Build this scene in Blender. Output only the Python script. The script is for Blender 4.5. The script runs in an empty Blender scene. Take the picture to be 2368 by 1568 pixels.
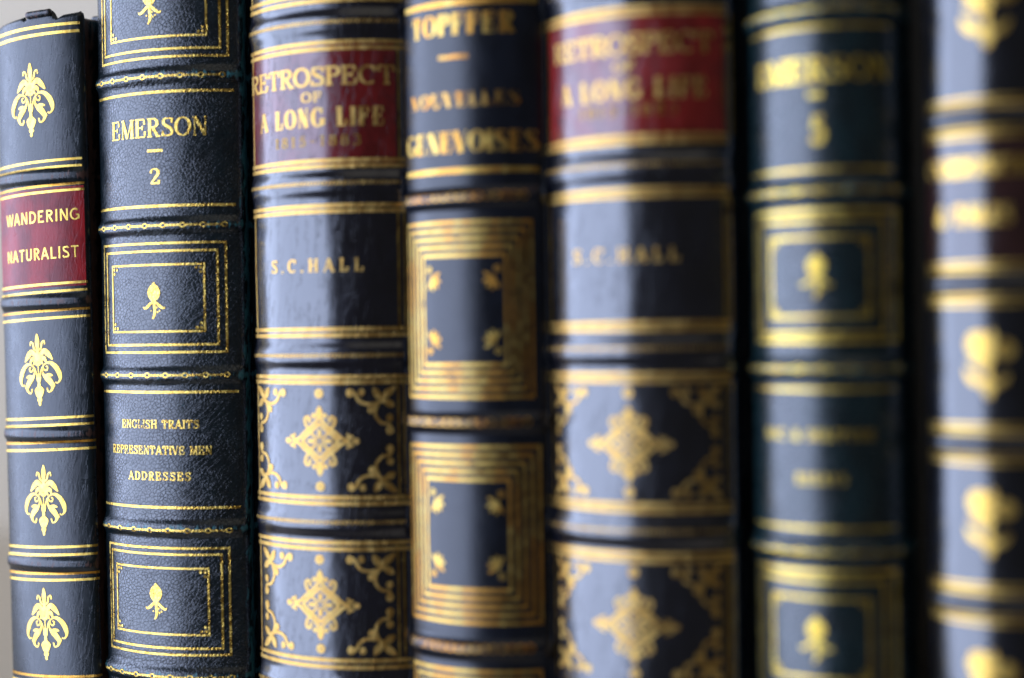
import bpy, math, random
from math import sin, cos, pi, radians, sqrt, atan2
from mathutils import Vector, Matrix, noise

# ------------------------------------------------------------------ camera, world, light, exposure
sc = bpy.context.scene
COL = sc.collection
PW, PH, FPX = 2367.0, 1568.0, 3510.0          # measuring frame of the photograph and focal length in it
TH, PITCH, ROLL, Z0 = radians(23.6), radians(0.5), 0.0145, 0.3135
fwd = Vector((-sin(TH) * cos(PITCH), cos(TH) * cos(PITCH), -sin(PITCH)))
rgt0 = Vector((cos(TH), sin(TH), 0))
up0 = rgt0.cross(fwd)
rgt = rgt0 * cos(ROLL) - up0 * sin(ROLL)
up = up0 * cos(ROLL) + rgt0 * sin(ROLL)
CAM = -Z0 * fwd
cd = bpy.data.cameras.new('camera')
cam = bpy.data.objects.new('camera', cd)
COL.objects.link(cam)
cam.matrix_world = Matrix(((rgt.x, up.x, -fwd.x, CAM.x), (rgt.y, up.y, -fwd.y, CAM.y),
                           (rgt.z, up.z, -fwd.z, CAM.z), (0, 0, 0, 1)))
cd.lens = 35.0
cd.sensor_width = 23.6
cd.clip_start = 0.005
cd.clip_end = 30
cd.dof.use_dof = True
cd.dof.focus_distance = 0.3560
cd.dof.aperture_fstop = 2.3
cd.dof.aperture_blades = 0
sc.camera = cam

world = bpy.data.worlds.new('World')
sc.world = world
world.use_nodes = True
bg = world.node_tree.nodes['Background']
bg.inputs[0].default_value = (1.0, 0.93, 0.85, 1)
bg.inputs[1].default_value = 0.045

def area(name, az, el, dist, w, h, energy, color):
    l = bpy.data.lights.new(name, 'AREA')
    l.shape = 'RECTANGLE'
    l.size, l.size_y, l.energy, l.color = w, h, energy, color
    o = bpy.data.objects.new(name, l)
    COL.objects.link(o)
    a, e = radians(az), radians(el)
    p = Vector((sin(a) * cos(e), -cos(a) * cos(e), sin(e))) * dist
    o.location = p
    o.rotation_euler = (-p).to_track_quat('-Z', 'Y').to_euler()
    return o
# azimuth is measured from straight in front of the row, negative to the left
area('window_light', -52, 6, 1.6, 2.35, 1.9, 82, (0.59, 0.695, 1.0))
area('added_side_light', -86, 6, 1.6, 0.98, 1.9, 10, (0.565, 0.68, 1.0))  # added lamp, carries the window's sheen further round to the left edges
area('added_top_fill', 30, 64, 2.2, 2.0, 2.0, 3.5, (1.0, 0.93, 0.8))  # weak fill added high up so the tops of the bands catch light

sc.view_settings.view_transform = 'Standard'
sc.view_settings.look = 'None'
sc.view_settings.gamma = 1
sc.view_settings.use_curve_mapping = False
sc.view_settings.exposure = 0
sc.cycles.max_bounces = 6
sc.cycles.use_denoising = True
sc.cycles.transparent_max_bounces = 12

# ------------------------------------------------------------------ node helpers and materials
class NT:
    def __init__(self, name):
        self.m = bpy.data.materials.new(name)
        self.m.use_nodes = True
        self.t = self.m.node_tree
        self.b = self.t.nodes['Principled BSDF']
        self.o = self.t.nodes['Material Output']
    def n(self, kind, **kw):
        nd = self.t.nodes.new(kind)
        for k, v in kw.items():
            if k in nd.inputs.keys():
                self.put(nd.inputs[k], v)
            else:
                setattr(nd, k, v)
        return nd
    def put(self, sock, v):
        if isinstance(v, bpy.types.NodeSocket):
            self.t.links.new(v, sock)
        else:
            sock.default_value = v
    def math(self, op, a, b=0.0, c=None, clamp=False):
        nd = self.t.nodes.new('ShaderNodeMath')
        nd.operation = op
        nd.use_clamp = clamp
        self.put(nd.inputs[0], a)
        self.put(nd.inputs[1], b)
        if c is not None:
            self.put(nd.inputs[2], c)
        return nd.outputs[0]
    def ramp(self, v, lo, hi, a=0.0, b=1.0):
        nd = self.t.nodes.new('ShaderNodeMapRange')
        nd.interpolation_type = 'SMOOTHSTEP'
        for i, x in enumerate((v, lo, hi, a, b)):
            self.put(nd.inputs[i], x)
        return nd.outputs[0]
    def mix(self, f, a, b):
        nd = self.t.nodes.new('ShaderNodeMix')
        nd.data_type = 'RGBA'
        self.put(nd.inputs[0], f)
        for i, x in ((6, a), (7, b)):
            self.put(nd.inputs[i], x if isinstance(x, bpy.types.NodeSocket) else (*x, 1))
        return nd.outputs[2]
    def uv(self, scale, rot=0.0, off=(0, 0, 0)):
        u = self.t.nodes.new('ShaderNodeUVMap')
        u.uv_map = 'surface'
        mp = self.t.nodes.new('ShaderNodeMapping')
        mp.inputs['Scale'].default_value = (*scale, 1)
        mp.inputs['Rotation'].default_value = (0, 0, rot)
        mp.inputs['Location'].default_value = off
        # rotate first, then scale
        vr = self.t.nodes.new('ShaderNodeVectorRotate')
        vr.rotation_type = 'Z_AXIS'
        vr.inputs['Angle'].default_value = rot
        mp.inputs['Rotation'].default_value = (0, 0, 0)
        self.t.links.new(u.outputs[0], vr.inputs['Vector'])
        self.t.links.new(vr.outputs[0], mp.inputs['Vector'])
        return mp.outputs[0]
    def noise(self, vec, scale=1.0, detail=3.0, rough=0.55, dim='2D'):
        nd = self.t.nodes.new('ShaderNodeTexNoise')
        nd.noise_dimensions = dim
        self.t.links.new(vec, nd.inputs['Vector'])
        nd.inputs['Scale'].default_value = scale
        nd.inputs['Detail'].default_value = detail
        nd.inputs['Roughness'].default_value = rough
        return nd.outputs[0]
    def attr(self, name):
        nd = self.t.nodes.new('ShaderNodeAttribute')
        nd.attribute_name = name
        return nd.outputs['Fac']

def grain_height(k, kind, seed):
    """height of the hide's grain in surface millimetres"""
    off = (seed * 13.7, seed * 7.3, 0)
    if kind == 'pebble':
        v = k.uv((1.05, 1.35), radians(-28), off)
        wob = k.n('ShaderNodeTexNoise', noise_dimensions='2D')
        k.t.links.new(v, wob.inputs['Vector'])
        wob.inputs['Scale'].default_value = 1.3
        ad = k.n('ShaderNodeVectorMath', operation='MULTIPLY_ADD')
        k.t.links.new(wob.outputs['Color'], ad.inputs[0])
        ad.inputs[1].default_value = (0.75, 0.75, 0)
        k.t.links.new(v, ad.inputs[2])
        vo = k.n('ShaderNodeTexVoronoi', voronoi_dimensions='2D', feature='DISTANCE_TO_EDGE')
        k.t.links.new(ad.outputs[0], vo.inputs['Vector'])
        vo.inputs['Scale'].default_value = 0.95
        cell = k.ramp(vo.outputs['Distance'], 0.0, 0.22)
        # long creases running up to the right
        cr = k.noise(k.uv((0.10, 0.62), radians(-38), off), 1.0, 3.0, 0.6)
        crease = k.ramp(k.math('ABSOLUTE', k.math('SUBTRACT', cr, 0.5)), 0.0, 0.035)
        fine = k.noise(k.uv((4, 4)), 1.0, 3.0, 0.6)
        patch = k.ramp(k.noise(k.uv((0.09, 0.09), 0, off), 1.0, 2.0), 0.35, 0.6, 0.45, 1.0)
        h = k.math('MULTIPLY', k.math('MULTIPLY', cell, 0.8), patch)
        h = k.math('ADD', h, k.math('MULTIPLY', crease, 0.55))
        h = k.math('ADD', h, k.math('MULTIPLY', fine, 0.25))
        return h, cell
    if kind == 'streak':
        a = k.noise(k.uv((1.7, 0.42), radians(12), off), 1.0, 4.0, 0.6)
        cr = k.noise(k.uv((0.42, 0.07), radians(8), off), 1.0, 3.0, 0.6)
        crease = k.ramp(k.math('ABSOLUTE', k.math('SUBTRACT', cr, 0.5)), 0.0, 0.022)
        fine = k.noise(k.uv((5, 3.5)), 1.0, 3.0, 0.6)
        h = k.math('ADD', k.math('MULTIPLY', a, 0.9), k.math('MULTIPLY', crease, 0.35))
        h = k.math('ADD', h, k.math('MULTIPLY', fine, 0.3))
        return h, crease
    if kind == 'fine':
        a = k.noise(k.uv((2.0, 1.7), 0.4, off), 1.0, 4.0, 0.65)
        b = k.noise(k.uv((0.5, 0.5), 0, off), 1.0, 2.0, 0.5)
        h = k.math('ADD', k.math('MULTIPLY', a, 0.9), k.math('MULTIPLY', b, 0.4))
        return h, a
    # smooth calf with a few vertical cracks
    cr = k.noise(k.uv((0.36, 0.055), radians(9), off), 1.0, 4.0, 0.62)
    crease = k.ramp(k.math('ABSOLUTE', k.math('SUBTRACT', cr, 0.5)), 0.0, 0.02)
    b = k.noise(k.uv((0.55, 0.2), 0, off), 1.0, 3.0, 0.55)
    h = k.math('ADD', k.math('MULTIPLY', crease, 0.5), k.math('MULTIPLY', b, 0.45))
    h = k.math('ADD', h, k.math('MULTIPLY', k.noise(k.uv((2.6, 2.2), 0.3, off), 1.0, 3.0, 0.6), 0.35))
    return h, crease

def leather(name, base, rough, kind, bump, seed, patina=(0.05, 0.16, 0.18), patina_amt=0.5, coat=0.0, spec=0.5, ior=1.85, wearing=0.42, crack=None, stain=None):
    k = NT(name)
    h, mask = grain_height(k, kind, seed)
    off = (seed * 5.1, seed * 3.3, 0)
    var = k.noise(k.uv((0.16, 0.10), 0, off), 1.0, 4.0, 0.6)
    c = k.mix(k.ramp(var, 0.3, 0.7), tuple(x * 0.7 for x in base), tuple(x * 1.35 for x in base))
    if crack:
        c = k.mix(k.math('MULTIPLY', k.math('SUBTRACT', 1.0, mask), crack[1]), c, crack[0])
    wear = k.attr('wear')
    ragged = k.noise(k.uv((0.95, 0.20), 0.06, off), 1.0, 6.0, 0.72)
    w = k.ramp(k.math('ADD', k.math('MULTIPLY', wear, wearing), ragged), 0.80, 0.93, 0.0, patina_amt)
    c = k.mix(w, c, patina)
    spot = k.ramp(k.noise(k.uv((0.35, 0.3), 0.7, off), 1.0, 3.0, 0.6), 0.76, 0.82, 0.0, patina_amt * 0.6)
    c = k.mix(spot, c, stain or patina)
    k.put(k.b.inputs['Base Color'], c)
    rv = k.noise(k.uv((0.3, 0.22), 0, off), 1.0, 5.0, 0.65)
    r = k.ramp(rv, 0.25, 0.75, max(0.05, rough - 0.03), rough + 0.04)
    r = k.math('ADD', r, k.math('MULTIPLY', w, 0.3), clamp=True)
    k.put(k.b.inputs['Roughness'], r)
    k.put(k.b.inputs['Specular IOR Level'], k.ramp(mask, 0.0, 0.8, spec * 0.5, spec) if kind in ('pebble', 'calf') else spec)
    k.put(k.b.inputs['IOR'], ior)
    k.put(k.b.inputs['Coat Weight'], coat)
    k.put(k.b.inputs['Coat Roughness'], 0.16)
    bp = k.n('ShaderNodeBump')
    bp.inputs['Strength'].default_value = 1.0
    bp.inputs['Distance'].default_value = bump
    k.put(bp.inputs['Height'], h)
    k.put(k.b.inputs['Normal'], bp.outputs[0])
    return k.m

def gilding(name, wear, rough, kind, bump, seed, tone=(0.96, 0.67, 0.15), patchy=False):
    """gold leaf: metal that breaks up where it is rubbed, the hide showing through"""
    k = NT(name)
    h, mask = grain_height(k, kind, seed)
    off = (seed * 2.1 + 40, seed * 9.3, 0)
    n1 = k.noise(k.uv((2.6, 2.6), 0.3, off), 1.0, 4.0, 0.7)
    n2 = k.noise(k.uv((0.22, 0.3), 0.0, off), 1.0, 3.0, 0.6)
    f = k.math('ADD', k.math('MULTIPLY', n1, 0.5), k.math('MULTIPLY', n2, 0.5))
    keep = k.ramp(f, wear - 0.03, wear + 0.05)
    tv = k.noise(k.uv((0.5, 0.5), 0, off), 1.0, 4.0, 0.6)
    c = k.mix(k.ramp(tv, 0.35, 0.65), (tone[0] * 0.86, tone[1] * 0.74, tone[2] * 0.6), tone)
    if patchy:                                         # leaf laid in overlapping pieces, some redder than others
        pt = k.noise(k.uv((0.17, 0.07), 0, off), 1.0, 1.0, 0.4)
        c = k.mix(k.ramp(pt, 0.50, 0.56), c, (tone[0] * 0.93, tone[1] * 0.69, tone[2] * 0.5))
    k.put(k.b.inputs['Base Color'], c)
    k.put(k.b.inputs['Metallic'], 1.0)
    k.put(k.b.inputs['Roughness'], k.ramp(tv, 0.3, 0.7, rough - 0.06, rough + 0.08))
    bp = k.n('ShaderNodeBump')
    bp.inputs['Strength'].default_value = 1.0
    bp.inputs['Distance'].default_value = bump
    hh = k.math('ADD', h, k.math('MULTIPLY', n1, 0.3))
    k.put(bp.inputs['Height'], hh)
    k.put(k.b.inputs['Normal'], bp.outputs[0])
    tr = k.n('ShaderNodeBsdfTransparent')
    mx = k.n('ShaderNodeMixShader')
    k.put(mx.inputs[0], keep)
    k.put(mx.inputs[1], tr.outputs[0])
    k.put(mx.inputs[2], k.b.outputs[0])
    k.put(k.o.inputs['Surface'], mx.outputs[0])
    return k.m

def plain(name, base, rough, amt=0.12, scale=30.0, bump=0.0):
    k = NT(name)
    tc = k.n('ShaderNodeTexCoord')
    nz = k.n('ShaderNodeTexNoise')
    k.t.links.new(tc.outputs['Object'], nz.inputs['Vector'])
    nz.inputs['Scale'].default_value = scale
    nz.inputs['Detail'].default_value = 5
    c = k.mix(nz.outputs[0], tuple(x * (1 - amt) for x in base), tuple(min(1, x * (1 + amt)) for x in base))
    k.put(k.b.inputs['Base Color'], c)
    k.put(k.b.inputs['Roughness'], rough)
    if bump:
        bp = k.n('ShaderNodeBump')
        bp.inputs['Distance'].default_value = bump
        k.put(bp.inputs['Height'], nz.outputs[0])
        k.put(k.b.inputs['Normal'], bp.outputs[0])
    return k.m

# ------------------------------------------------------------------ mesh helpers
def new_obj(name, verts, faces, mat, parent=None, uvs=None, wear=None, smooth=True):
    me = bpy.data.meshes.new(name)
    me.from_pydata(verts, [], faces)
    if uvs is not None:
        ul = me.uv_layers.new(name='surface')
        flat = [0.0] * (2 * len(me.loops))
        idx = [0] * len(me.loops)
        me.loops.foreach_get('vertex_index', idx)
        for i, vi in enumerate(idx):
            flat[2 * i], flat[2 * i + 1] = uvs[vi]
        ul.data.foreach_set('uv', flat)
    if wear is not None:
        at = me.attributes.new('wear', 'FLOAT', 'POINT')
        at.data.foreach_set('value', wear)
    if smooth:
        me.polygons.foreach_set('use_smooth', [True] * len(me.polygons))
    me.materials.append(mat)
    me.update()
    o = bpy.data.objects.new(name, me)
    COL.objects.link(o)
    if parent:
        o.parent = parent
    return o

def box(name, x0, x1, y0, y1, z0, z1, mat, parent=None, bev=0.0):
    v = [(x, y, z) for x in (x0, x1) for y in (y0, y1) for z in (z0, z1)]
    f = [(0, 1, 3, 2), (4, 6, 7, 5), (0, 4, 5, 1), (2, 3, 7, 6), (0, 2, 6, 4), (1, 5, 7, 3)]
    o = new_obj(name, v, f, mat, parent, smooth=False)
    if bev:
        b = o.modifiers.new('edge', 'BEVEL')
        b.width = bev
        b.segments = 3
    return o

SHELF = -0.115

class Book:
    """a rounded leather spine with raised bands; s runs round the spine, v up it (metres)"""
    def __init__(self, xc, R, phi, yaw, top, bands, lean=0.0, seed=1, skew=0.0, depth=0.125, rough_amp=0.00008, rf=0.003):
        self.R, self.phi, self.yaw = R, radians(phi), radians(yaw)
        self.rf, self.seed, self.skew, self.top, self.depth = rf, seed, skew, top, depth
        self.amp = rough_amp
        self.root = bpy.data.objects.new('book', None)
        self.root.empty_display_size = 0.02
        COL.objects.link(self.root)
        self.root.location = (xc, 0, SHELF)
        self.root.rotation_euler = (0, radians(lean), 0)
        self.M = Matrix.Translation((xc, 0, SHELF)) @ Matrix.Rotation(radians(lean), 4, 'Y')
        self.sg = R * self.phi                        # end of the round
        self.se = self.sg + self.rf * (pi / 2 - self.phi)
        self.smax = self.se + 0.007
        self.bands = []
        self.vtop = None
        self.k = 0
        self.bands = [(self.vy(y), hb, H) for y, hb, H in bands]

    def base(self, s):
        a, sg = abs(s), (1 if s >= 0 else -1)
        R, ph, rf = self.R, self.phi, self.rf
        st = 0.0
        if a <= self.sg:
            al = a / R
            x, y = R * sin(al), R - R * cos(al)
        else:
            cx, cy = (R - rf) * sin(ph), R - (R - rf) * cos(ph)
            al = ph + (a - self.sg) / rf
            if al > pi / 2:
                st = a - self.se
                al = pi / 2
            x, y = cx + rf * sin(al), cy - rf * cos(al)
        nx, ny = sg * sin(al), -cos(al)
        x *= sg
        c, q = cos(self.yaw), sin(self.yaw)
        x, y = x * c - y * q, x * q + y * c + st
        nx, ny = nx * c - ny * q, nx * q + ny * c
        return x, y, nx, ny

    def height(self, s, v):
        a = abs(s)
        fade = 1.0 if a < self.sg * 0.92 else max(0.0, 1 - (a - self.sg * 0.92) / (self.se - self.sg * 0.92 + 1e-6))
        fade = fade * fade * (3 - 2 * fade)
        h = 0.0
        for vb, hb, H in self.bands:
            t = abs(v - vb - self.skew * s * 0) / hb
            if t < 1.7:
                q = 1 - min(1.0, max(0.0, (t - 0.25) / 1.0))
                h += H * fade * q * q * (3 - 2 * q)
                if t > 0.8:
                    q = 1 - abs(t - 1.25) / 0.45
                    if q > 0:
                        h -= 0.05 * H * fade * q * q
        if a > self.se:                                # the joint where the board hinges
            t = (a - self.se - 0.0028) / 0.0024
            h -= 0.0011 * math.exp(-t * t)
        if self.amp:
            p = Vector((s * 75 + self.seed * 7, v * 60, self.seed * 3.1))
            h += self.amp * noise.noise(p) + self.amp * 0.35 * noise.noise(p * 3.3)
        return h

    def P(self, s, v, off=0.0):
        x, y, nx, ny = self.base(s)
        h = self.height(s, v) + off
        return (x + nx * h, y + ny * h, v)

    def proj(self, s, v):
        w = self.M @ Vector(self.P(s, v))
        d = w - CAM
        z = d.dot(fwd)
        return PW / 2 + FPX * d.dot(rgt) / z, PH / 2 - FPX * d.dot(up) / z

    def vy(self, y):
        """height on the spine's middle line seen at row y of the photograph"""
        v = 0.115
        for _ in range(5):
            py = self.proj(0, v)[1]
            v += (py - y) * 0.32 / FPX
        return v

    def sx(self, x, v):
        """position round the spine seen at column x, at height v"""
        best, N = None, 120
        lo, hi = -self.sg * 1.25, self.se
        xs = [self.proj(lo + (hi - lo) * i / N, v)[0] for i in range(N + 1)]
        i0 = min(range(N + 1), key=lambda i: xs[i])
        if x <= xs[i0]:
            return lo + (hi - lo) * i0 / N
        for i in range(i0, N):
            if xs[i] <= x <= xs[i + 1]:
                f = (x - xs[i]) / max(1e-9, xs[i + 1] - xs[i])
                return lo + (hi - lo) * (i + f) / N
        return hi

    # ---------------- leather
    def grid(self, name, mat, rows, s0=None, s1=None, off=0.0, step=0.0007, top=None, warp=None):
        s0 = -self.smax if s0 is None else s0
        s1 = self.smax if s1 is None else s1
        n = max(2, int((s1 - s0) / step))
        V, U, W, Fc = [], [], [], []
        for j, v in enumerate(rows):
            for i in range(n + 1):
                s = s0 + (s1 - s0) * i / n
                vv, o2 = v, off
                if top and v > top[0]:
                    t = (v - top[0]) / (self.top - top[0])
                    vt = top[1](s)
                    vv = top[0] + (vt - top[0]) * min(1, t)
                    if t > 0.55:
                        o2 = off - 0.0011 * ((t - 0.55) / 0.45) ** 2.4
                if warp:
                    vv += self.skew * s
                V.append(self.P(s, vv, o2))
                U.append((s * 1000, vv * 1000))
                a = abs(s)
                w = 0.0
                if a > self.sg * 0.9:
                    w = max(0.0, 1 - abs(a - self.sg - 0.0035) / 0.0042)
                for vb, hb, H in self.bands:
                    t = abs(vv - vb) / hb
                    if t < 1.2:
                        w = max(w, (1 - t / 1.2) * (0.62 if a < self.sg else 0.9))
                W.append(w)
        for j in range(len(rows) - 1):
            for i in range(n):
                a = j * (n + 1) + i
                Fc.append((a, a + 1, a + n + 2, a + n + 1))
        return V, Fc, U, W

    def build(self, mat, board_mat, page_mat, topfn=None, topfrom=None):
        cuts = sorted(self.bands)
        edges = [0.0]
        segs = []
        for vb, hb, H in cuts:
            segs.append(('panel', edges[-1], vb - 1.7 * hb))
            segs.append(('band', vb - 1.7 * hb, vb + 1.7 * hb))
            edges.append(vb + 1.7 * hb)
        segs.append(('panel', edges[-1], self.top))
        V, Fc, U, W = [], [], [], []
        self.band_objs = []
        for kind, a, b in segs:
            st = 0.0004 if kind == 'band' else 0.0008
            m = max(2, int(abs(b - a) / st))
            rows = [a + (b - a) * j / m for j in range(m + 1)]
            top = (topfrom, topfn) if topfn and b == self.top else None
            g = self.grid('spine', mat, rows, top=top)
            if kind == 'band':
                ob = new_obj('raised_band', g[0], g[1], mat, self.root, g[2], g[3])
                self.band_objs.append(((a + b) / 2, ob))
            else:
                o = len(V)
                V += g[0]
                U += g[2]
                W += g[3]
                Fc += [tuple(i + o for i in f) for f in g[1]]
        self.spine = new_obj('spine', V, Fc, mat, self.root, U, W)
        for s in (-1, 1):                              # boards, and the pages between them
            xe, ye, _, _ = self.base(s * self.smax)
            a, b = (xe, xe - s * 0.003)
            box('cover_board', min(a, b), max(a, b), ye - 0.0012, ye + self.depth, 0, self.top - 0.0005, board_mat, self.root, 0.0007)
        xl, yl, _, _ = self.base(-self.smax)
        xr, yr, _, _ = self.base(self.smax)
        box('text_block', xl + 0.0033, xr - 0.0033, max(yl, yr) - 0.003, max(yl, yr) + self.depth - 0.004, 0.003, self.top - 0.0035, page_mat, self.root)

    # ---------------- tooling: everything is a ribbon of given width laid on the leather
    def tool(self, name, mat, strokes, parent=None, off=0.00005, step=0.0005):
        V, Fc, U = [], [], []
        for pts, closed in strokes:
            self.k += 1
            o2 = off + 0.0000025 * (self.k % 9)
            # subdivide
            P = []
            m = len(pts)
            for i in range(m - 1):
                (x0, y0, w0), (x1, y1, w1) = pts[i], pts[i + 1]
                L = sqrt((x1 - x0) ** 2 + (y1 - y0) ** 2)
                q = max(1, int(L / step))
                for j in range(q):
                    t = j / q
                    P.append((x0 + (x1 - x0) * t, y0 + (y1 - y0) * t, w0 + (w1 - w0) * t))
            P.append(pts[-1])
            n = len(P)
            if n < 2:
                continue
            b = len(V)
            for i in range(n):
                if closed:
                    p, q = P[(i - 1) % (n - 1)], P[(i + 1) % (n - 1)] if i < n - 1 else P[1]
                else:
                    p, q = P[max(0, i - 1)], P[min(n - 1, i + 1)]
                dx, dy = q[0] - p[0], q[1] - p[1]
                L = sqrt(dx * dx + dy * dy) or 1e-9
                nx, ny = -dy / L, dx / L
                x, y, w = P[i]
                nw = 2 if w < 0.0012 else 4
                for t in (-1, 0, 1):
                    s, v = x + nx * w * 0.5 * t, y + ny * w * 0.5 * t
                    v += self.skew * s
                    V.append(self.P(s, v, o2))
                    U.append((s * 1000, v * 1000))
            for i in range(n - 1):
                for t in (0, 1):
                    a = b + i * 3 + t
                    Fc.append((a, a + 3, a + 4, a + 1))
        if not V:
            return None
        return new_obj(name, V, Fc, mat, parent or self.root, U)

    def label(self, y0, y1, mat, s0=None, s1=None):
        a, b = sorted((self.vy(y0), self.vy(y1)))
        m = int((b - a) / 0.0007)
        rows = [a + (b - a) * j / m for j in range(m + 1)]
        s0 = -self.sg * 1.0 if s0 is None else s0
        s1 = self.sg * 0.98 if s1 is None else s1
        g = self.grid('title_label', mat, rows, s0, s1, off=0.00004, warp=bool(self.skew))
        return new_obj('title_label', g[0], g[1], mat, self.root, g[2], [0.0] * len(g[0]))

    def rules(self, ys, w, mat, s0=None, s1=None, name='gilt_rule', parent=None, off=0.0001):
        for y in ys:
            v = self.vy(y)
            a = -self.sg * 1.02 if s0 is None else s0
            b = self.sg * 0.97 if s1 is None else s1
            self.tool(name, mat, [([(a, v, w), (b, v, w)], False)], parent, off)

# ------------------------------------------------------------------ ornament and letter drawing (ribbons)
def L(*p):                    # open ribbon from (x, y, width) points
    return (list(p), False)

def curve(pts, n=6):
    """smooth ribbon through (x, y, w) control points"""
    P = [pts[0]] + list(pts) + [pts[-1]]
    out = []
    for i in range(1, len(P) - 2):
        for j in range(n):
            t = j / n
            r = []
            for c in range(3):
                a, b, d, e = P[i - 1][c], P[i][c], P[i + 1][c], P[i + 2][c]
                r.append(0.5 * (2 * b + (d - a) * t + (2 * a - 5 * b + 4 * d - e) * t * t + (3 * b - a - 3 * d + e) * t ** 3))
            r[2] = max(0.001, r[2])
            out.append(tuple(r))
    out.append(pts[-1])
    return (out, False)

def disc(x, y, r, ry=None):
    ry = ry or r
    n = 8
    return ([(x, y + ry * cos(pi * i / n), 2 * r * sin(pi * i / n) + r * 0.02) for i in range(n + 1)], False)

def ring(x, y, rx, ry, w, n=16):
    return ([(x + rx * cos(2 * pi * i / n), y + ry * sin(2 * pi * i / n), w) for i in range(n + 1)], True)

def leaf(x0, y0, x1, y1, w, bend=0.0):
    n = 8
    dx, dy = x1 - x0, y1 - y0
    out = []
    for i in range(n + 1):
        t = i / n
        b = bend * 4 * t * (1 - t)
        out.append((x0 + dx * t - dy * b, y0 + dy * t + dx * b, w * sin(pi * (0.04 + 0.92 * t)) ** 0.8))
    return (out, False)

def mirror(st):
    return [([(-x, y, w) for x, y, w in p], c) for p, c in st]

def place(st, cx, cy, sx, sy, rot=0):
    c, q = cos(rot), sin(rot)
    k = (abs(sx) + abs(sy)) / 2
    out = []
    for p, cl in st:
        out.append(([(cx + (x * c - y * q) * sx, cy + (x * q + y * c) * sy, w * k) for x, y, w in p], cl))
    return out

def urn_spray():
    """acanthus spray over a small urn, height -1..1"""
    r = [curve([(0.02, 0.52, .05), (0.13, 0.60, .07), (0.17, 0.74, .07), (0.25, 0.78, .06), (0.27, 0.68, .05)]),
         curve([(0.02, 0.22, .10), (0.10, 0.40, .16), (0.24, 0.50, .20), (0.38, 0.40, .20), (0.52, 0.24, .05)]),
         curve([(0.04, 0.20, .10), (0.16, 0.30, .16), (0.25, 0.28, .14), (0.30, 0.16, .04)]),
         curve([(0.02, 0.12, .10), (0.10, 0.20, .14), (0.18, 0.14, .04)]),
         curve([(0.07, -0.16, .045), (0.13, 0.02, .05), (0.28, 0.15, .06), (0.45, 0.15, .13), (0.62, 0.02, .19), (0.72, -0.16, .19), (0.74, -0.32, .11), (0.66, -0.42, .05), (0.58, -0.40, .06)]),
         curve([(0.17, 0.08, .045), (0.22, -0.02, .05), (0.31, -0.04, .06), (0.34, 0.05, .05), (0.28, 0.07, .05)]),
         curve([(0.15, 0.0, .05), (0.17, -0.14, .08), (0.27, -0.24, .20), (0.40, -0.36, .22), (0.48, -0.50, .15), (0.42, -0.62, .07), (0.32, -0.64, .06), (0.28, -0.53, .06)]),
         leaf(0.26, -0.16, 0.50, -0.20, .12), leaf(0.42, -0.36, 0.56, -0.50, .12)]
    s = r + mirror(r)
    s += [leaf(0, 0.50, 0.0, 1.0, .20), leaf(0.0, 0.30, 0.0, 0.60, .16), L((0, 0.20, .035), (0, -0.12, .035)),
          disc(0, -0.24, .11, .13), L((0, -0.30, .10), (0, -0.50, .14)),
          L((0, -0.47, .14), (0, -0.52, .34), (0, -0.58, .46), (0, -0.66, .40), (0, -0.76, .26), (0, -0.79, .15)),
          disc(0, -0.845, .115, .07), disc(0, -0.945, .06, .075)]
    return s

def lily():
    """closed bud with three curling leaves, height -1..1"""
    r = [leaf(0.05, 0.02, 0.02, 1.0, .26, -0.26),
         curve([(0.02, 0.0, .10), (0.20, -0.10, .15), (0.40, -0.27, .16), (0.56, -0.37, .13), (0.66, -0.37, .09), (0.72, -0.30, .05)])]
    return r + mirror(r) + [leaf(0, -0.04, 0, 1.10, .44),
        curve([(0, 0.0, .14), (0.03, -0.30, .17), (0.06, -0.60, .17), (0.0, -0.84, .13), (-0.10, -0.99, .07)]),
        disc(0.18, -0.34, .055), disc(0.24, -0.60, .05), disc(0.37, -0.52, .05), disc(-0.18, -0.52, .04)]

def lozenge():
    """interlaced strapwork lozenge with trefoil points, half height 1"""
    q = [curve([(0.0, 0.70, .085), (0.16, 0.50, .085), (0.30, 0.36, .085), (0.44, 0.24, .085), (0.60, 0.08, .085), (0.74, 0.05, .07), (0.80, 0.13, .07), (0.73, 0.20, .07)]),
         curve([(0.0, 0.52, .085), (0.12, 0.38, .085), (0.26, 0.26, .085), (0.36, 0.16, .085), (0.52, 0.0, .085)]),
         curve([(0.30, 0.34, .07), (0.40, 0.48, .07), (0.42, 0.64, .08), (0.33, 0.70, .08), (0.27, 0.60, .07), (0.33, 0.54, .06)]),
         L((0.04, 0.04, .05), (0.27, 0.26, .08)),
         disc(0.155, 0.74, .075), disc(0.855, 0.125, .05)]
    q2 = q + mirror(q)
    s = q2 + [([(x, -y, w) for x, y, w in p], c) for p, c in q2]
    for a in (0, 1, 2, 3):
        c, n = cos(a * pi / 2), sin(a * pi / 2)
        s.append(leaf(0.09 * c, 0.09 * n, 0.36 * c, 0.36 * n, .13))
    s += [leaf(0, 0.62, 0, 1.02, .20), leaf(0, -0.62, 0, -1.02, .20), disc(0.97, 0, .09), disc(-0.97, 0, .09),
          L((0.66, 0, .045), (0.95, 0, .045)), L((-0.66, 0, .045), (-0.95, 0, .045))]
    return s

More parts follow.
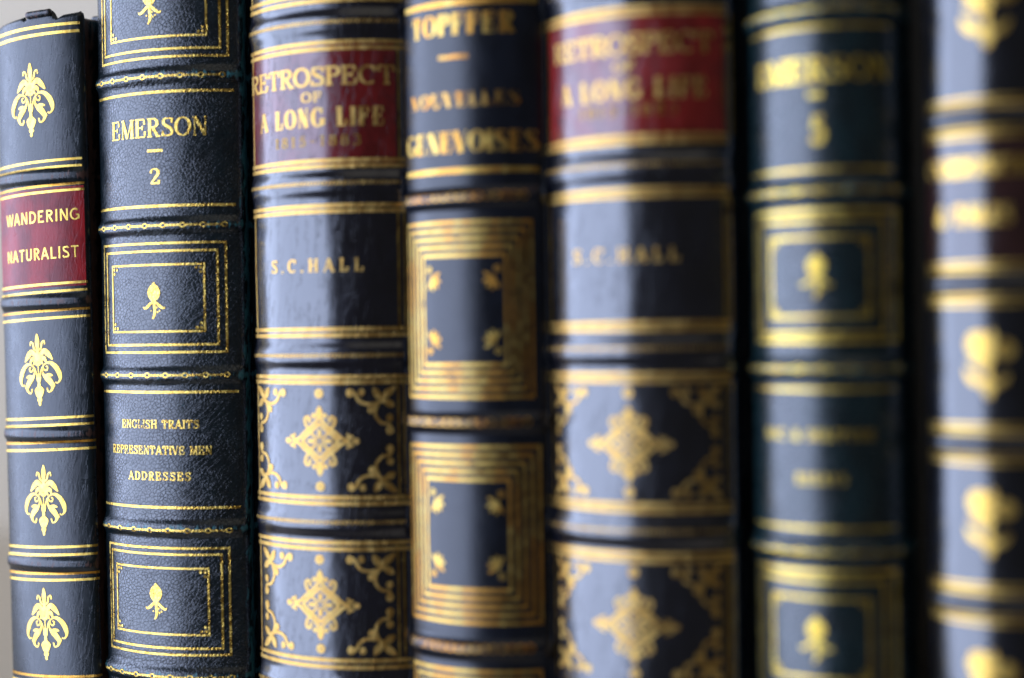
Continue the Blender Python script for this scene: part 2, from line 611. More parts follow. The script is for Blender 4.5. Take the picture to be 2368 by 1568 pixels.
def corner_spray():
    """scrolling corner piece; the corner is at (0,0), u runs inward along x, down along y"""
    s = [leaf(0.30, 0.28, 0.01, 0.03, .17), leaf(0.02, 0.04, 0.28, 0.30, .05),
         leaf(0.30, 0.30, 0.44, 0.05, .17), leaf(0.24, 0.30, 0.04, 0.44, .17), disc(0.27, 0.29, .075),
         curve([(0.28, 0.30, .06), (0.42, 0.37, .07), (0.58, 0.38, .075), (0.72, 0.31, .075), (0.80, 0.17, .07), (0.86, 0.11, .07)]),
         disc(0.90, 0.15, .085), disc(0.67, 0.14, .075),
         curve([(0.30, 0.30, .06), (0.39, 0.46, .07), (0.40, 0.62, .075), (0.30, 0.76, .075), (0.15, 0.80, .07), (0.10, 0.86, .07)]),
         disc(0.13, 0.92, .09), disc(0.13, 0.67, .08), disc(0.49, 0.50, .075), disc(0.42, 0.42, .055)]
    return s

def rosette():
    s = [disc(0, 0, .30)]
    for i in range(6):
        a = i * pi / 3 + 0.3
        s.append(disc(0.62 * cos(a), 0.62 * sin(a), .24))
    return s

def thistle():
    """three-petalled flower over a pair of leaves, height -1..1"""
    return [disc(-0.26, 0.56, .37), disc(0.50, 0.40, .29), leaf(0.02, 0.0, 0.14, 0.98, .34), leaf(0.0, 0.0, -0.52, 0.88, .30),
            disc(-0.04, 0.02, .20), L((0, 0.1, .16), (0, -0.8, .15)), leaf(0.0, 0.0, -0.60, 0.10, .20),
            leaf(0, -0.52, -0.66, -0.16, .27, 0.2), leaf(0, -0.56, 0.60, -0.28, .25, -0.2), leaf(0, -0.30, 0.02, -1.0, .36)]

# ---- letters: unit cap height; D = (thick, thin, serif half length)
def glyph(ch, D):
    tk, tn, sf = D
    S, out = sf > 0, []
    def stem(x, w=None, y0=0.0, y1=1.0, ser=(True, True)):
        w = w or tk
        out.append(L((x, y0, w), (x, y1, w)))
        if S:
            for f, y in zip(ser, (y0 + tn / 2, y1 - tn / 2)):
                if f:
                    out.append(L((x - w / 2 - sf, y, tn), (x + w / 2 + sf, y, tn)))
    def bar(x0, x1, y, w=None):
        out.append(L((x0, y, w or tn), (x1, y, w or tn)))
    def tick(x, y0, y1, w=None):
        if S:
            out.append(L((x, y0, (w or tn) * 1.0), (x, y1, (w or tn) * 2.0)))
    def diag(x0, y0, x1, y1, w, ser=None):
        out.append(L((x0, y0, w), (x1, y1, w)))
        if S and ser:
            for (x, y) in ser:
                out.append(L((x - sf - w / 2, y, tn), (x + sf + w / 2, y, tn)))
    def arc(cx, cy, rx, ry, a0, a1, n=16, wt=None, close=False):
        p = []
        for i in range(n + 1):
            a = radians(a0 + (a1 - a0) * i / n)
            t = abs(cos(a)) ** 1.4
            p.append((cx + (rx) * cos(a), cy + (ry) * sin(a), wt or tn + (tk - tn) * t))
        out.append((p, close))
    h, g = 0.5 * tk, 0.5 * tn
    hi, lo = 1 - g, g
    if ch == 'A':
        diag(.07, 0, .40, 1, tn, [(.07, lo)] if S else None); diag(.40, 1, .76, 0, tk, [(.76, lo)] if S else None); bar(.18, .64, .33); W_ = .84
    elif ch == 'C':
        arc(.44, .5, .36, .5 - g, 48, 312, 22); tick(.72, .66, .96); W_ = .82
    elif ch == 'D':
        stem(.16); arc(.34, .5, .40, .5 - g, -90, 90, 18); bar(.16, .34, hi); bar(.16, .34, lo); W_ = .84
    elif ch == 'E':
        stem(.16); bar(.16, .62, hi); bar(.16, .50, .52); bar(.16, .66, lo); tick(.61, .96, .70); tick(.65, .04, .32); tick(.49, .40, .62, tn * .8); W_ = .74
    elif ch == 'F':
        stem(.16); bar(.16, .62, hi); bar(.16, .50, .52); tick(.61, .96, .68); tick(.49, .38, .64, tn * .8); W_ = .70
    elif ch == 'G':
        arc(.44, .5, .36, .5 - g, 48, 335, 22); tick(.72, .66, .96); stem(.76, None, .08, .44, (False, True)); W_ = .88
        if not S: bar(.52, .76, .44)
    elif ch == 'H':
        stem(.16); stem(.68); bar(.16, .68, .52); W_ = .84
    elif ch == 'I':
        stem(.16); W_ = .32
    elif ch == 'L':
        stem(.16); bar(.16, .62, lo); tick(.61, .04, .34); W_ = .68
    elif ch == 'M':
        stem(.14, tn if S else tk); diag(.15, 1, .48, .02, tk); diag(.48, .02, .80, 1, tn if S else tk); stem(.82); W_ = .97
    elif ch == 'N':
        stem(.14, tn if S else tk, ser=(True, True)); diag(.15, .99, .68, .02, tk); stem(.69, tn if S else tk, ser=(False, True)); W_ = .84
    elif ch == 'O':
        arc(.43, .5, .37, .5 - g, 0, 360, 28, None, True); W_ = .86
    elif ch == 'P':
        stem(.16, ser=(True, True)); arc(.36, .73, .26, .27 - g, -90, 90, 14); bar(.16, .36, hi); bar(.16, .36, .46 + g); W_ = .70
    elif ch == 'R':
        stem(.16); arc(.36, .74, .25, .26 - g, -90, 90, 14); bar(.16, .36, hi); bar(.16, .36, .48 + g); diag(.36, .48, .66, .0, tk * .9, [(.68, lo)] if S else None); W_ = .78
    elif ch == 'S':
        p = [(.60, .80), (.54, .93), (.36, .98 - g), (.18, .90), (.14, .75), (.22, .62), (.38, .52), (.54, .42), (.62, .27), (.55, .10), (.36, .02 + g), (.18, .07), (.10, .22)]
        ws = [tn, tn, tn, (tk + tn) / 2, tk * .9, tk * .9, tk, tk * .9, tk * .9, (tk + tn) / 2, tn, tn, tn]
        out.append(curve([(x, y, w) for (x, y), w in zip(p, ws)], 4)); tick(.61, .70, .97); tick(.10, .30, .03); W_ = .72
    elif ch == 'T':
        stem(.40, ser=(True, False)); bar(.06, .74, hi); tick(.07, .97, .68); tick(.73, .97, .68); W_ = .80
    elif ch == 'U':
        stem(.16, None, .32, 1, (False, True)); stem(.70, tn if S else tk, .32, 1, (False, True)); arc(.43, .33, .27, .33 - g, 180, 360, 14, None if not S else (tk + tn) / 2); W_ = .86
    elif ch == 'V':
        diag(.06, 1, .40, 0, tk, [(.06, hi)] if S else None); diag(.40, 0, .72, 1, tn, [(.72, hi)] if S else None); W_ = .78
    elif ch == 'W':
        diag(.06, 1, .32, 0, tk); diag(.32, 0, .56, 1, tn); diag(.56, 1, .82, 0, tk); diag(.82, 0, 1.06, 1, tn); W_ = 1.12
    elif ch == 'Y':
        diag(.06, 1, .38, .46, tk, [(.06, hi)] if S else None); diag(.38, .46, .70, 1, tn, [(.70, hi)] if S else None); stem(.38, None, 0, .47, (True, False)); W_ = .76
    elif ch == '&':
        arc(.36, .76, .17, .22, 0, 360, 16, tn, True); arc(.34, .28, .26, .27, 40, 330, 18); diag(.24, .62, .74, .0, tk * .9); W_ = .84
    elif ch == '1':
        stem(.24); diag(.24, .97, .08, .80, tn); W_ = .46
    elif ch == '2':
        out.append(curve([(.10, .72, tk), (.16, .92, tn), (.34, .98, tn), (.52, .86, tk), (.52, .66, tk), (.34, .38, tk * .8), (.10, .06, tn)], 5)); bar(.10, .58, .07, max(tn, .12)); tick(.58, .02, .26); W_ = .66
    elif ch == '3':
        arc(.28, .75, .22, .24, 150, -80, 14); arc(.28, .27, .25, .27, 90, -150, 14); W_ = .62
    elif ch == '5':
        diag(.20, .98, .16, .54, tn); bar(.19, .56, .95, max(tn, .10)); arc(.30, .32, .24, .31, 140, -150, 18); disc_ = disc(.13, .14, .10); out.append(disc_); W_ = .64
    elif ch == '8':
        arc(.30, .76, .19, .22, 0, 360, 16, None, True); arc(.30, .27, .23, .26, 0, 360, 16, None, True); W_ = .60
    elif ch == '.':
        out.append(disc(.10, .07, .09)); W_ = .22
    elif ch == "'":
        out.append(leaf(.08, 1, .08, .72, .12)); W_ = .2
    elif ch == '-':
        bar(.06, .44, .45, max(tn, .09)); W_ = .52
    else:
        W_ = .46
    return out, W_

ROMAN = (0.17, 0.065, 0.055)
BOOKFACE = (0.18, 0.085, 0.06)
FAT = (0.29, 0.075, 0.05)
FATTER = (0.30, 0.05, 0.04)
SLAB = (0.20, 0.10, 0.055)
SANS = (0.145, 0.135, 0.0)
TINY = (0.19, 0.11, 0.06)

def set_text(b, text, x0, x1, yc, capmm, face, mat, track=0.06, parent=None, off=0.0001):
    """one line of lettering between columns x0..x1 of the photograph, centred on row yc"""
    v = b.vy(yc) - capmm / 2
    s0, s1 = b.sx(x0, v), b.sx(x1, v)
    items, x = [], 0.0
    for ch in text:
        g, w = glyph(ch, face)
        items.append((g, x))
        x += w + track
    x -= track
    kx = (s1 - s0) / x
    st = []
    for g, gx in items:
        for p, c in g:
            st.append(([(s0 + (px + gx) * kx, v + py * capmm, w * capmm * (0.5 + 0.5 * min(1.15, kx / capmm))) for px, py, w in p], c))
    return b.tool('lettering', mat, st, parent, off, 0.0006)

def rect(s0, s1, v0, v1, w):
    h = w / 2
    return [L((s0 - h, v0, w), (s1 + h, v0, w)), L((s0 - h, v1, w), (s1 + h, v1, w)),
            L((s0, v0, w), (s0, v1, w)), L((s1, v0, w), (s1, v1, w))]

def chain_roll(b, v, s0, s1, big, w, pitch):
    """beads and links: one ring, then short dashes"""
    st, s, i = [], s0, 0
    while s < s1:
        if i % 5 == 0:
            st.append(ring(s, v, big, big * .8, w))
            s += pitch * 1.1
        else:
            st.append(L((s - pitch * .37, v, w * 1.6), (s + pitch * .37, v, w * 1.6)))
            s += pitch * (1.1 if i % 5 == 4 else .85)
        i += 1
    return st

def rope_roll(b, v, s0, s1, hgt, pitch, w):
    st, s = [], s0
    while s < s1:
        st.append(L((s - pitch * .12, v - hgt / 2, w), (s + pitch * .12, v + hgt / 2, w)))
        s += pitch
    return st

def ring_roll(b, v, s0, s1, r, w):
    st, s = [], s0
    while s < s1:
        st.append(ring(s, v, r, r, w, 10))
        s += r * 2.15
    return st

def nearest_band(b, v):
    return min(b.band_objs, key=lambda t: abs(t[0] - v))[1]

def describe(b, label):
    b.root['label'] = label
    b.root['category'] = 'book'
    b.root['group'] = 'old gilt leather books in a row'

# ------------------------------------------------------------------ the setting: shelf and wall
wall_mat = plain('painted_wall', (0.50, 0.42, 0.295), 0.8, 0.03, 6.0, 0.0004)
shelf_mat = plain('painted_shelf', (0.52, 0.43, 0.30), 0.6, 0.05, 12.0, 0.0002)
wl = box('wall', -2.2, 1.6, 0.42, 0.52, SHELF - 0.6, 1.6, wall_mat)
wl['kind'] = 'structure'
sh = box('shelf', -1.4, 0.9, -0.06, 0.419, SHELF - 0.03, SHELF, shelf_mat, None, 0.002)
sh['kind'] = 'structure'

paper = plain('paper_edges', (0.55, 0.47, 0.34), 0.9, 0.2, 300.0)

# ------------------------------------------------------------------ book 1: slim navy volume, red label, torn head
navy_streak = leather('navy_streaked_leather', (0.004, 0.0085, 0.0105), 0.28, 'streak', 0.00004, 1, (0.13, 0.06, 0.04), 0.9, ior=1.8, wearing=0.55, spec=0.33)
gold1 = gilding('bright_gilding', 0.335, 0.34, 'streak', 0.00005, 1)
gold1w = gilding('rubbed_gilding', 0.37, 0.36, 'streak', 0.00006, 1, (0.78, 0.43, 0.08))
red1 = leather('crimson_label_leather', (0.27, 0.010, 0.011), 0.30, 'streak', 0.00005, 2, (0.12, 0.02, 0.02), 0.2, ior=1.7, spec=0.22)
b1 = Book(-0.1229, 0.0300, 25.8, -3.0, 0.1960, [(y, 0.0018, 0.0010) for y in (411, 699, 1004, 1303, 1600)], lean=-0.7, seed=1, skew=0.034, rf=0.0015)
pts = [(0, 62), (2, 58), (14, 51), (40, 42), (52, 37.5), (55, 47), (58, 48), (63, 31), (90, 26.5), (117, 22.5), (122, 27), (126, 42), (131, 41), (138, 33), (170, 27.5), (190, 24.5), (208, 24.5), (228, 29.5)]
vt0 = b1.vy(35)
TOPS = []
for x, y in pts:
    s = b1.sx(x, vt0)
    v = vt0
    for _ in range(6):
        v += (b1.proj(s, v)[1] - y) * 0.36 / FPX
    TOPS.append((s, v))
def b1_top(s):
    if s <= TOPS[0][0]:
        return TOPS[0][1]
    for (a, va), (c, vc) in zip(TOPS, TOPS[1:]):
        if a <= s <= c:
            return va + (vc - va) * (s - a) / max(1e-9, c - a)
    return TOPS[-1][1] - 0.0006
b1.top = max(v for _, v in TOPS) + 0.0001
b1.build(navy_streak, navy_streak, paper, b1_top, b1.vy(62))
describe(b1, 'slim dark navy book with red title label and torn head, leftmost in row')
def b1_cap():
    """the rolled scrap of leather still standing at the torn head"""
    V, U, Fc = [], [], []
    n, q, r = 16, 8, 0.00085
    sa, sb = b1.sx(63, vt0), b1.sx(119, vt0)
    for i in range(n + 1):
        t = i / n
        s = sa + (sb - sa) * t
        v = b1_top(sa + (sb - sa) * min(0.96, max(0.04, t))) - r * 0.75
        rr = r * (0.8 if i in (0, n) else 1.0) * (1 + 0.10 * noise.noise(Vector((t * 6, 0, 3))))
        for k in range(q):
            a = 2 * pi * k / q
            V.append(b1.P(s, v + rr * sin(a), 0.0002 + rr * cos(a) * 0.8))
            U.append((s * 1000, (v + rr * a) * 1000))
    for i in range(n):
        for k in range(q):
            a, b = i * q + k, i * q + (k + 1) % q
            Fc.append((a, b, b + q, a + q))
    Fc += [tuple(range(q))[::-1], tuple(range(n * q, n * q + q))]
    new_obj('head_cap', V, Fc, navy_streak, b1.root, U, [0.55] * len(V))
b1_cap()
b1.label(439, 668, red1, None, b1.sx(197, b1.vy(560)))
def b1_rules(ys, xr, mats, w=0.00058):
    for y, m in zip(ys, mats):
        v = b1.vy(y)
        s1 = b1.sx(xr, v)
        b1.rules([y], w, m, -b1.sg * 1.15, s1)
b1_rules((67, 85), 184, (gold1, gold1), 0.0007)
b1_rules((377, 392.5), 190, (gold1, gold1))
b1_rules((433.6, 447.7), 195, (gold1w, gold1))
b1_rules((660, 677.6), 203, (gold1, gold1))
b1_rules((721, 738), 208, (gold1w, gold1))
b1_rules((968, 984.5), 217, (gold1, gold1))
b1_rules((1024, 1041), 230, (gold1w, gold1))
b1_rules((1265, 1283), 226, (gold1, gold1))
b1_rules((1326, 1341), 232, (gold1w, gold1))
b1_rules((1563, 1579), 236, (gold1w, gold1))
set_text(b1, 'WANDERING', 17, 186, 503.5, 0.00285, SANS, gold1, 0.10)
set_text(b1, 'NATURALIST', 19.5, 184.5, 589, 0.0028, SANS, gold1, 0.10)
for (x, y0, y1) in ((71.5, 147, 316), (89.5, 772, 937), (101.5, 1075, 1236), (105, 1359, 1524)):
    va, vb = b1.vy(y0), b1.vy(y1)
    s = b1.sx(x, (va + vb) / 2)
    h = (va - vb) / 2
    rot1 = {71.5: 0.0, 89.5: 0.03, 101.5: -0.02, 105: 0.025}[x]
    b1.tool('ornament', gold1, place([([(x, y, w * .74) for x, y, w in p], c) for p, c in urn_spray()], s, (va + vb) / 2 - b1.skew * s, h * 0.95, h, rot1), None, 0.0001)

# ------------------------------------------------------------------ books 2 and 6: pebbled navy-green volumes of one set
peb2 = leather('pebbled_navy_leather', (0.003, 0.0085, 0.0105), 0.23, 'pebble', 0.000042, 3, (0.035, 0.20, 0.22), 0.9, crack=((0.003, 0.005, 0.006), 0.6), stain=(0.02, 0.07, 0.08), ior=1.85, wearing=0.54, spec=0.46)
gold2 = gilding('grained_gilding', 0.33, 0.29, 'pebble', 0.00007, 3)
gold2w = gilding('grained_rubbed_gilding', 0.39, 0.31, 'pebble', 0.00008, 3)
b2 = Book(-0.0893, 0.0329, 33.9, 3.0, 0.2110, [(y, 0.00195, 0.00105) for y in (177, 523, 868.5, 1221, 1560)], seed=2)
b2.build(peb2, peb2, paper)
describe(b2, 'tall pebbled navy book with gilt frames and fine roman lettering, numbered 2')
B2R = b2.sx(545, b2.vy(480))
b2.rules((214, 477), 0.00062, gold2, -b2.sg * 1.0, B2R)
b2.rules((907, 1173), 0.00058, gold2, -b2.sg * 1.0, B2R)
set_text(b2, 'EMERSON', 260, 482, 295.5, 0.00435, ROMAN, gold2, 0.05)
vd = b2.vy(349)
b2.tool('gilt_dash', gold2, [L((b2.sx(341, vd), vd, .0006), (b2.sx(376, vd), vd, .0006))], None, 0.0001)
set_text(b2, '2', 346, 371, 408.5, 0.0036, BOOKFACE, gold2)
set_text(b2, 'ENGLISH TRAITS', 284, 461, 981, 0.0020, TINY, gold2w, 0.10)
set_text(b2, 'REPRESENTATIVE MEN', 263, 491, 1041, 0.0020, TINY, gold2w, 0.10)
set_text(b2, 'ADDRESSES', 299, 442, 1101, 0.0020, TINY, gold2w, 0.22)
def set_frame(b, outer, inner, core, wl, m):
    """three nested gilt frames given as (x0, x1, y0, y1) of the photograph"""
    st = []
    for (x0, x1, y0, y1), w in zip((outer, inner, core), wl):
        va, vb = b.vy(y0), b.vy(y1)
        vm = (va + vb) / 2
        st += rect(b.sx(x0, vm), b.sx(x1, vm), vb, va, w)
    x0, x1, y0, y1 = core
    va, vb = b.vy(y0), b.vy(y1)
    sa, sb = b.sx(x0, (va + vb) / 2), b.sx(x1, (va + vb) / 2)
    for sx, d in ((sa, 1), (sb, -1)):
        for vv, e in ((va, -1), (vb, 1)):
            for p, q in ((1.3, 1.3), (2.9, 1.3), (1.3, 2.9)):
                st.append(disc(sx + d * p * 0.00062, vv + e * q * 0.00062, 0.00034))
    return b.tool('gilt_frame', m, st, None, 0.0001)
FW = (0.00052, 0.00052, 0.00046)
set_frame(b2, (236, 524, -200, 134), (242, 506, -185, 116), (256.5, 475, -150, 86.7), FW, gold2)
set_frame(b2, (244, 523.5, 563, 815), (250.5, 504, 581, 797.6), (262.5, 473, 612.5, 767), FW, gold2)
set_frame(b2, (258, 532, 1266.5, 1512), (263, 514, 1281, 1497), (273, 483, 1313, 1465.6), FW, gold2)
def set_lily(b, x, y0, y1, m, wk=1.0):
    va, vb = b.vy(y0), b.vy(y1)
    h = (va - vb) / 2
    b.tool('ornament', m, place(lily(), b.sx(x, (va + vb) / 2), (va + vb) / 2, h * wk, h), None, 0.0001)
set_lily(b2, 345, -28, 56.5, gold2)
set_lily(b2, 356, 657, 738, gold2)
set_lily(b2, 361, 1353, 1433, gold2)
for y in (178, 522, 868, 1226, 1564):
    v = b2.vy(y)
    b2.tool('gilt_roll', gold2, chain_roll(b2, v, -b2.sg * 1.05, b2.sg * .88, .00060, .00030, .00098), nearest_band(b2, v), 0.0001)

# ------------------------------------------------------------------ books 3 and 5: smooth calf, red labels, strapwork lozenges
calf3 = leather('smooth_black_calf', (0.004, 0.004, 0.007), 0.19, 'calf', 0.000018, 5, (0.05, 0.042, 0.035), 0.45, crack=((0.02, 0.015, 0.012), 0.3), ior=1.6, wearing=0.46, spec=0.92)
red3 = leather('cracked_red_label', (0.115, 0.005, 0.005), 0.18, 'calf', 0.00003, 6, (0.05, 0.02, 0.01), 0.1, crack=((0.03, 0.01, 0.008), 0.7), ior=1.6, spec=0.8)
gold3 = gilding('warm_gilding', 0.27, 0.44, 'calf', 0.00004, 5, (0.66, 0.435, 0.125))
gold3d = gilding('old_gilding', 0.35, 0.44, 'calf', 0.00004, 5, (0.34, 0.215, 0.045))
LZ, CN = lozenge(), corner_spray()
LZH = None
def strapwork_panel(b, ytop, ybot, yc, xc, hh, hw, xl, xr, cw, ch, rr):
    va, vb, vc = b.vy(ytop), b.vy(ybot), b.vy(yc)
    s = b.sx(xc, vc)
    b.tool('ornament', gold3, place(LZ, s, vc, hw, hh), None, 0.0001)
    dots = []
    for v in (va - 0.0024, vb + 0.0024):
        dots.append(ring(s, v, rr * .62, rr * .62, rr * .75, 12))
    b.tool('ornament', gold3, dots, None, 0.0001)
    sa, sb = b.sx(xl, vc), b.sx(xr, vc)
    for sx, d in ((sa, 1), (sb, -1)):
        for v, e in ((va - 0.0007, -1), (vb + 0.0007, 1)):
            b.tool('corner_ornament', gold3, place([([(x, y, w * .86) for x, y, w in p], c) for p, c in CN], sx, v, d * cw, e * ch), None, 0.0001)

b3 = Book(-0.0466, 0.0305, 38.0, 2.5, 0.2180, [(y, 0.0028, 0.0008) for y in (56, 428, 822, 1209, 1592)], seed=3, rough_amp=0.00009)
b3.build(calf3, calf3, paper)
describe(b3, 'black calf book with cracked red label and strapwork lozenges, third from the left')
b3.label(98, 389, red3, -b3.sg * 1.0, b3.sx(915, b3.vy(240)))
for pr in ((-11, 5), (101, 115.6), (373, 386.5), (477, 490), (761.7, 776), (872, 884.5), (1150, 1164), (1254, 1268.6), (1525, 1540.6)):
    b3.rules(pr, 0.00082, gold3, -b3.sg * 1.06, b3.sg * 1.0)
def side_rules(b, x, segs, w, m, n=2, gap=0.0013):
    for y0, y1 in segs:
        va, vb = b.vy(y0), b.vy(y1)
        s = b.sx(x, (va + vb) / 2)
        for i in range(n):
            b.tool('gilt_rule', m, [L((s + i * gap, va, w), (s + i * gap, vb, w))], None, 0.0001)
segs3 = [(-60, 5), (101, 386), (478, 776), (873, 1163), (1255, 1540)]
side_rules(b3, 922, segs3, 0.00045, gold3d)
for y0, y1 in segs3:
    b3.tool('gilt_rule', gold3, [L((-b3.sg * .97, b3.vy(y0), .0005), (-b3.sg * .97, b3.vy(y1), .0005))], None, 0.0001)
set_text(b3, 'RETROSPECT', 584, 914, 178, 0.0042, SLAB, gold3, 0.02)
set_text(b3, 'OF', 697, 744, 225, 0.0022, SLAB, gold3, 0.14)
set_text(b3, 'A LONG LIFE', 604, 889, 272.5, 0.0042, FAT, gold3, 0.22)
set_text(b3, '1815-1883', 637, 835, 326.5, 0.0022, BOOKFACE, gold3d, 0.30)
set_text(b3, 'S.C.HALL', 629, 840, 614, 0.0029, SLAB, gold3, 0.50)
for y in (54, 425, 822.6, 1207, 1590):
    v = b3.vy(y)
    b3.tool('gilt_roll', gold3, rope_roll(b3, v, -b3.sg * 1.08, b3.sg * .97, .00075, .00085, .00042), nearest_band(b3, v), 0.0001)
HH = (b3.vy(941) - b3.vy(1099)) / 2
strapwork_panel(b3, 884.5, 1150, 1020, 739, HH, HH * 1.16, 600, 917, 0.0112, 0.0107, 0.00105)
strapwork_panel(b3, 1268.6, 1525, 1398.5, 741, HH, HH * 1.16, 612, 917, 0.0112, 0.0107, 0.00105)

calf5 = leather('smooth_dark_calf', (0.004, 0.0045, 0.007), 0.20, 'calf', 0.000018, 9, (0.05, 0.042, 0.035), 0.45, crack=((0.02, 0.015, 0.012), 0.2), ior=1.6, wearing=0.46, spec=1.0)
b5 = Book(0.0251, 0.0275, 45.3, 1.0, 0.2160, [(y, 0.0028, 0.0008) for y in (-40, 388, 811, 1231, 1650)], seed=5, rough_amp=0.00008, rf=0.0015)
b5.build(calf5, calf5, paper)
describe(b5, 'blurred black calf book with smooth red label and strapwork lozenges, third from the right')
red5 = leather('maroon_label_leather', (0.165, 0.007, 0.005), 0.20, 'calf', 0.00003, 16, (0.05, 0.02, 0.01), 0.1, spec=0.85, ior=1.6)
b5.label(24, 331, red5, -b5.sg * .93, b5.sx(1672, b5.vy(200)))
for pr in ((20, 35), (316, 331), (439, 454), (747.5, 762.5), (866, 881), (1166.5, 1181.5), (1280.5, 1295.5)):
    b5.rules(pr, 0.00084, gold3, -b5.sg * 1.0, b5.sg * .97)
segs5 = [(35, 316), (454, 748), (881, 1167), (1295, 1600)]
side_rules(b5, 1676, segs5, 0.00040, gold3d)
for y0, y1 in segs5:
    for k in (0.95,):
        b5.tool('gilt_rule', gold3d, [L((-b5.sg * k, b5.vy(y0), .0004), (-b5.sg * k, b5.vy(y1), .0004))], None, 0.0001)
set_text(b5, 'RETROSPECT', 1283, 1648, 103, 0.0042, SLAB, gold3, 0.02)
set_text(b5, 'OF', 1418, 1466, 155, 0.0022, SLAB, gold3, 0.14)
set_text(b5, 'A LONG LIFE', 1300, 1634, 207, 0.0042, FAT, gold3, 0.22)
set_text(b5, '1815-1883', 1340, 1566, 255.6, 0.0022, BOOKFACE, gold3d, 0.30)
set_text(b5, 'S.C.HALL', 1327, 1570, 590, 0.0029, SLAB, gold3, 0.50)
for y in (381, 806, 1228):
    v = b5.vy(y)
    b5.tool('gilt_roll', gold3, rope_roll(b5, v, -b5.sg * 1.0, b5.sg * .93, .00075, .00085, .00036), nearest_band(b5, v), 0.0001)
strapwork_panel(b5, 881, 1166, 1027.5, 1453, HH, HH * 1.16, 1286, 1668, 0.0105, 0.0107, 0.00105)
strapwork_panel(b5, 1295, 1584, 1447, 1466, HH, HH * 1.16, 1292, 1670, 0.0105, 0.0107, 0.00105)

# ------------------------------------------------------------------ book 4: fine grained, heavy nested frames
fine4 = leather('fine_grained_leather', (0.005, 0.0065, 0.010), 0.23, 'fine', 0.00005, 11, (0.09, 0.06, 0.035), 0.35, stain=(0.07, 0.045, 0.03), ior=1.6, wearing=0.48, spec=0.42)
gold4 = gilding('broad_gilding', 0.365, 0.42, 'fine', 0.00004, 11, (0.68, 0.47, 0.12), True)
gold4w = gilding('faded_gilding', 0.44, 0.38, 'fine', 0.00004, 12, (0.62, 0.38, 0.10), True)
b4 = Book(-0.0104, 0.0238, 39.4, 4.0, 0.2080, [(y, 0.0021, 0.0013) for y in (-70, 458, 978, 1502, 2000)], seed=4)
b4.build(fine4, fine4, paper)
describe(b4, 'dark book with fat faced lettering above heavy nested gilt frames, middle of the row')
b4.rules((5, 394), 0.0012, gold4, -b4.sg * 1.0, b4.sg * .98)
set_text(b4, 'TOPFFER', 955, 1188, 54, 0.0045, FATTER, gold4, 0.20)
vd = b4.vy(130)
b4.tool('gilt_dash', gold4w, [L((b4.sx(1014, vd), vd, .0009), (b4.sx(1082, vd), vd, .0009))], None, 0.0001)
set_text(b4, 'NOUVELLES', 952, 1202, 229, 0.0031, FATTER, gold4w, 0.22)
set_text(b4, 'GENEVOISES', 944, 1244, 327.5, 0.0045, FATTER, gold4, 0.14)
def nested(b, outer, inner, m, m2):
    x0, x1, y0, y1 = outer
    a0, a1, c0, c1 = inner
    va, vb, ia, ib = b.vy(y0), b.vy(y1), b.vy(c0), b.vy(c1)
    vm = (va + vb) / 2
    sa, sb, ja, jb = b.sx(x0, vm), b.sx(x1, vm), b.sx(a0, vm), b.sx(a1, vm)
    st = []
    n = 5
    for i in range(n):
        t = (i + 0.5) / n
        wv = (va - ia) / n * 0.47
        q0, q1 = sa + (ja - sa) * t, sb + (jb - sb) * t
        p0, p1 = vb + (ib - vb) * t, va + (ia - va) * t
        ws = min(wv, abs(ja - sa) / n * 0.42)
        wr = min(wv, abs(jb - sb) / n * 0.42)
        st += [L((q0 - ws / 2, p0, wv), (q1 + wr / 2, p0, wv)), L((q0 - ws / 2, p1, wv), (q1 + wr / 2, p1, wv)),
               L((q0, p0, ws), (q0, p1, ws)), L((q1, p0, wr), (q1, p1, wr))]
    b.tool('gilt_frame', m, st, None, 0.0001)
    for sx, d in ((ja, 1), (jb, -1)):
        for v, e in ((ia, -1), (ib, 1)):
            fan = [disc(0.0, 0.0, .22)] + [leaf(0.1 * cos(a), 0.1 * sin(a), 1.15 * cos(a), 1.15 * sin(a), .34) for a in (0.25, 0.85, 1.45, -0.5, 2.1)]
            r = place(fan, sx + d * 0.0018, v + e * 0.0040, d * .0021, e * .0023) + place(rosette(), sx + d * 0.0010, v + e * 0.0021, .0010, .0010)
            b.tool('corner_ornament', m2, r, None, 0.0001)
nested(b4, (945, 1238, 504.5, 927.5), (986.5, 1162, 599, 834.6), gold4, gold4)
nested(b4, (952, 1258, 1024.7, 1449.5), (995, 1171, 1118.6, 1354.6), gold4, gold4)
nested(b4, (960, 1262, 1543, 1960), (1003, 1180, 1637, 1866), gold4, gold4)
for y in (453, 976.8, 1499):
    v = b4.vy(y)
    b4.tool('gilt_roll', gold4w, ring_roll(b4, v, -b4.sg * 1.03, b4.sg * .8, .00085, .0003), nearest_band(b4, v), 0.0001)

# ------------------------------------------------------------------ book 6: companion of book 2, closer and out of focus
green6 = leather('pebbled_green_black_leather', (0.0025, 0.011, 0.012), 0.28, 'pebble', 0.00002, 7, (0.02, 0.20, 0.21), 0.9, stain=(0.01, 0.05, 0.055), ior=1.6, spec=0.8, wearing=0.5)
gold6 = gilding('citron_gilding', 0.28, 0.36, 'pebble', 0.00004, 7, (0.84, 0.62, 0.12))
b6 = Book(0.0631, 0.0168, 62.2, -1.0, 0.2110, [(y, 0.00195, 0.00105) for y in (28, 442, 854, 1274, 1690)], seed=6)
b6.build(green6, green6, paper)
describe(b6, 'blurred dark green book with gilt frame around a lily, second from the right')
FW6 = (0.00085, 0.0007, 0.0006)
b6.rules((62.7, 392, 901, 1222.6), 0.00062, gold6, -b6.sg * .95, b6.sx(2062, b6.vy(400)))
set_text(b6, 'EMERSON', 1752, 2056, 161, 0.0046, (0.22, 0.10, 0.07), gold6, 0.05)
vd = b6.vy(219.5)
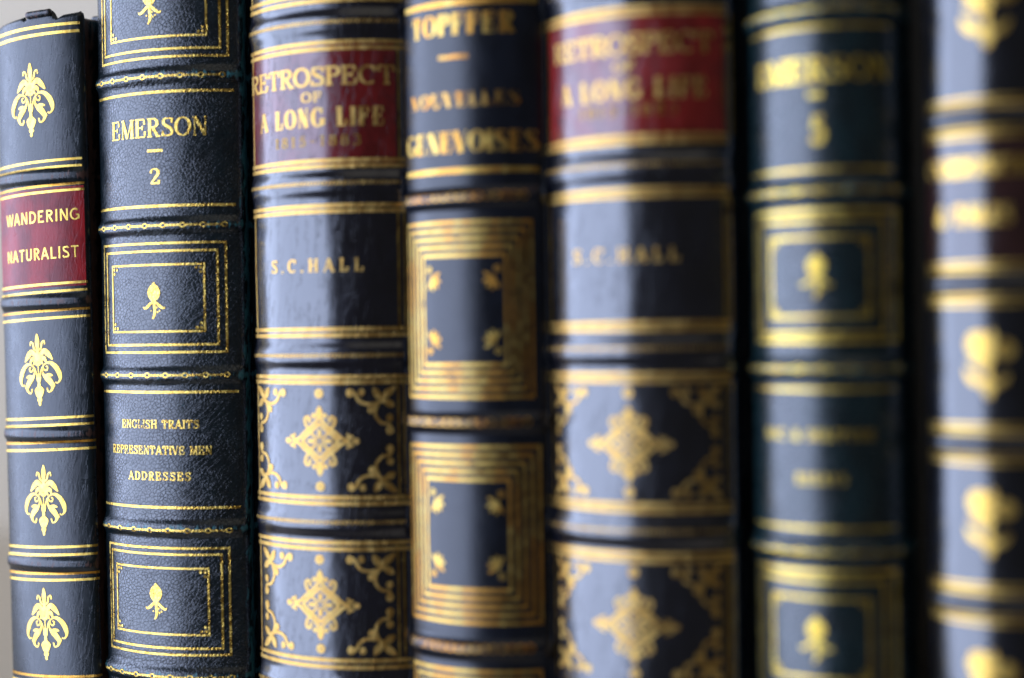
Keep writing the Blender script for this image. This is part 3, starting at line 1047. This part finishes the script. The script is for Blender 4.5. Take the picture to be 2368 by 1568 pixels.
b6.tool('gilt_dash', gold6, [L((b6.sx(1866, vd), vd, .0010), (b6.sx(1902, vd), vd, .0010))], None, 0.0001)
set_text(b6, '5', 1873, 1908, 300, 0.0052, (0.26, 0.15, 0.06), gold6)
set_text(b6, 'SOC. & SOLITUDE', 1772, 2022, 1006, 0.0020, TINY, gold6, 0.10)
set_text(b6, 'ESSAYS', 1842, 1956, 1108, 0.0020, TINY, gold6, 0.22)
set_frame(b6, (1751, 2071, 488, 788), (1761, 2043, 510, 771), (1784, 2009, 548.6, 733), FW6, gold6)
set_frame(b6, (1757, 2073, 1323, 1640), (1767, 2046, 1344, 1620), (1790, 2011, 1384, 1570), FW6, gold6)
set_lily(b6, 1887, 590, 690, gold6, 1.05)
set_lily(b6, 1887, 1431, 1533, gold6, 1.05)
for y in (20, 441, 853, 1278):
    v = b6.vy(y)
    b6.tool('gilt_roll', gold6, chain_roll(b6, v, -b6.sg * .95, b6.sg * .85, .00062, .00030, .00098), nearest_band(b6, v), 0.0001)

# ------------------------------------------------------------------ book 7: glossy, purple label, flower sprays
gloss7 = leather('glossy_black_leather', (0.004, 0.0045, 0.006), 0.18, 'fine', 0.00002, 13, (0.06, 0.05, 0.045), 0.25, ior=1.6, spec=0.9)
plum7 = leather('plum_label_leather', (0.020, 0.006, 0.005), 0.18, 'fine', 0.00002, 14, (0.04, 0.02, 0.02), 0.1, ior=1.6, spec=0.9)
gold7 = gilding('honey_gilding', 0.27, 0.36, 'fine', 0.00003, 13, (0.78, 0.53, 0.13))
b7 = Book(0.0945, 0.0152, 50.0, -3.0, 0.2120, [(y, 0.0018, 0.0010) for y in (-100, 269, 655, 1027, 1398, 1770)], seed=7)
b7.build(gloss7, gloss7, paper)
describe(b7, 'blurred glossy black book with plum title label and gilt flower sprays, rightmost in row')
b7.label(303, 620, plum7, -b7.sg * .98, b7.sg * .98)
for pr in ((228, 243), (297, 312), (609, 624), (686, 702), (985.5, 1000.5), (1054, 1070), (1356, 1371), (1426, 1441)):
    b7.rules(pr, 0.00062, gold7, -b7.sg * 1.0, b7.sg * .98)
set_text(b7, 'CURIOSITIES', 2148, 2425, 384, 0.0033, (0.36, 0.16, 0.06), gold7, 0.10)
set_text(b7, '& TALES', 2170, 2338, 496, 0.0036, (0.36, 0.16, 0.06), gold7, 0.16)
for x, y0, y1 in ((2279, -66, 108), (2283, 764, 918), (2286, 1132, 1286), (2288, 1506, 1666)):
    va, vb = b7.vy(y0), b7.vy(y1)
    h = (va - vb) / 2
    b7.tool('ornament', gold7, place(thistle(), b7.sx(x, (va + vb) / 2), (va + vb) / 2, h * 1.0, h * 1.05), None, 0.0001)
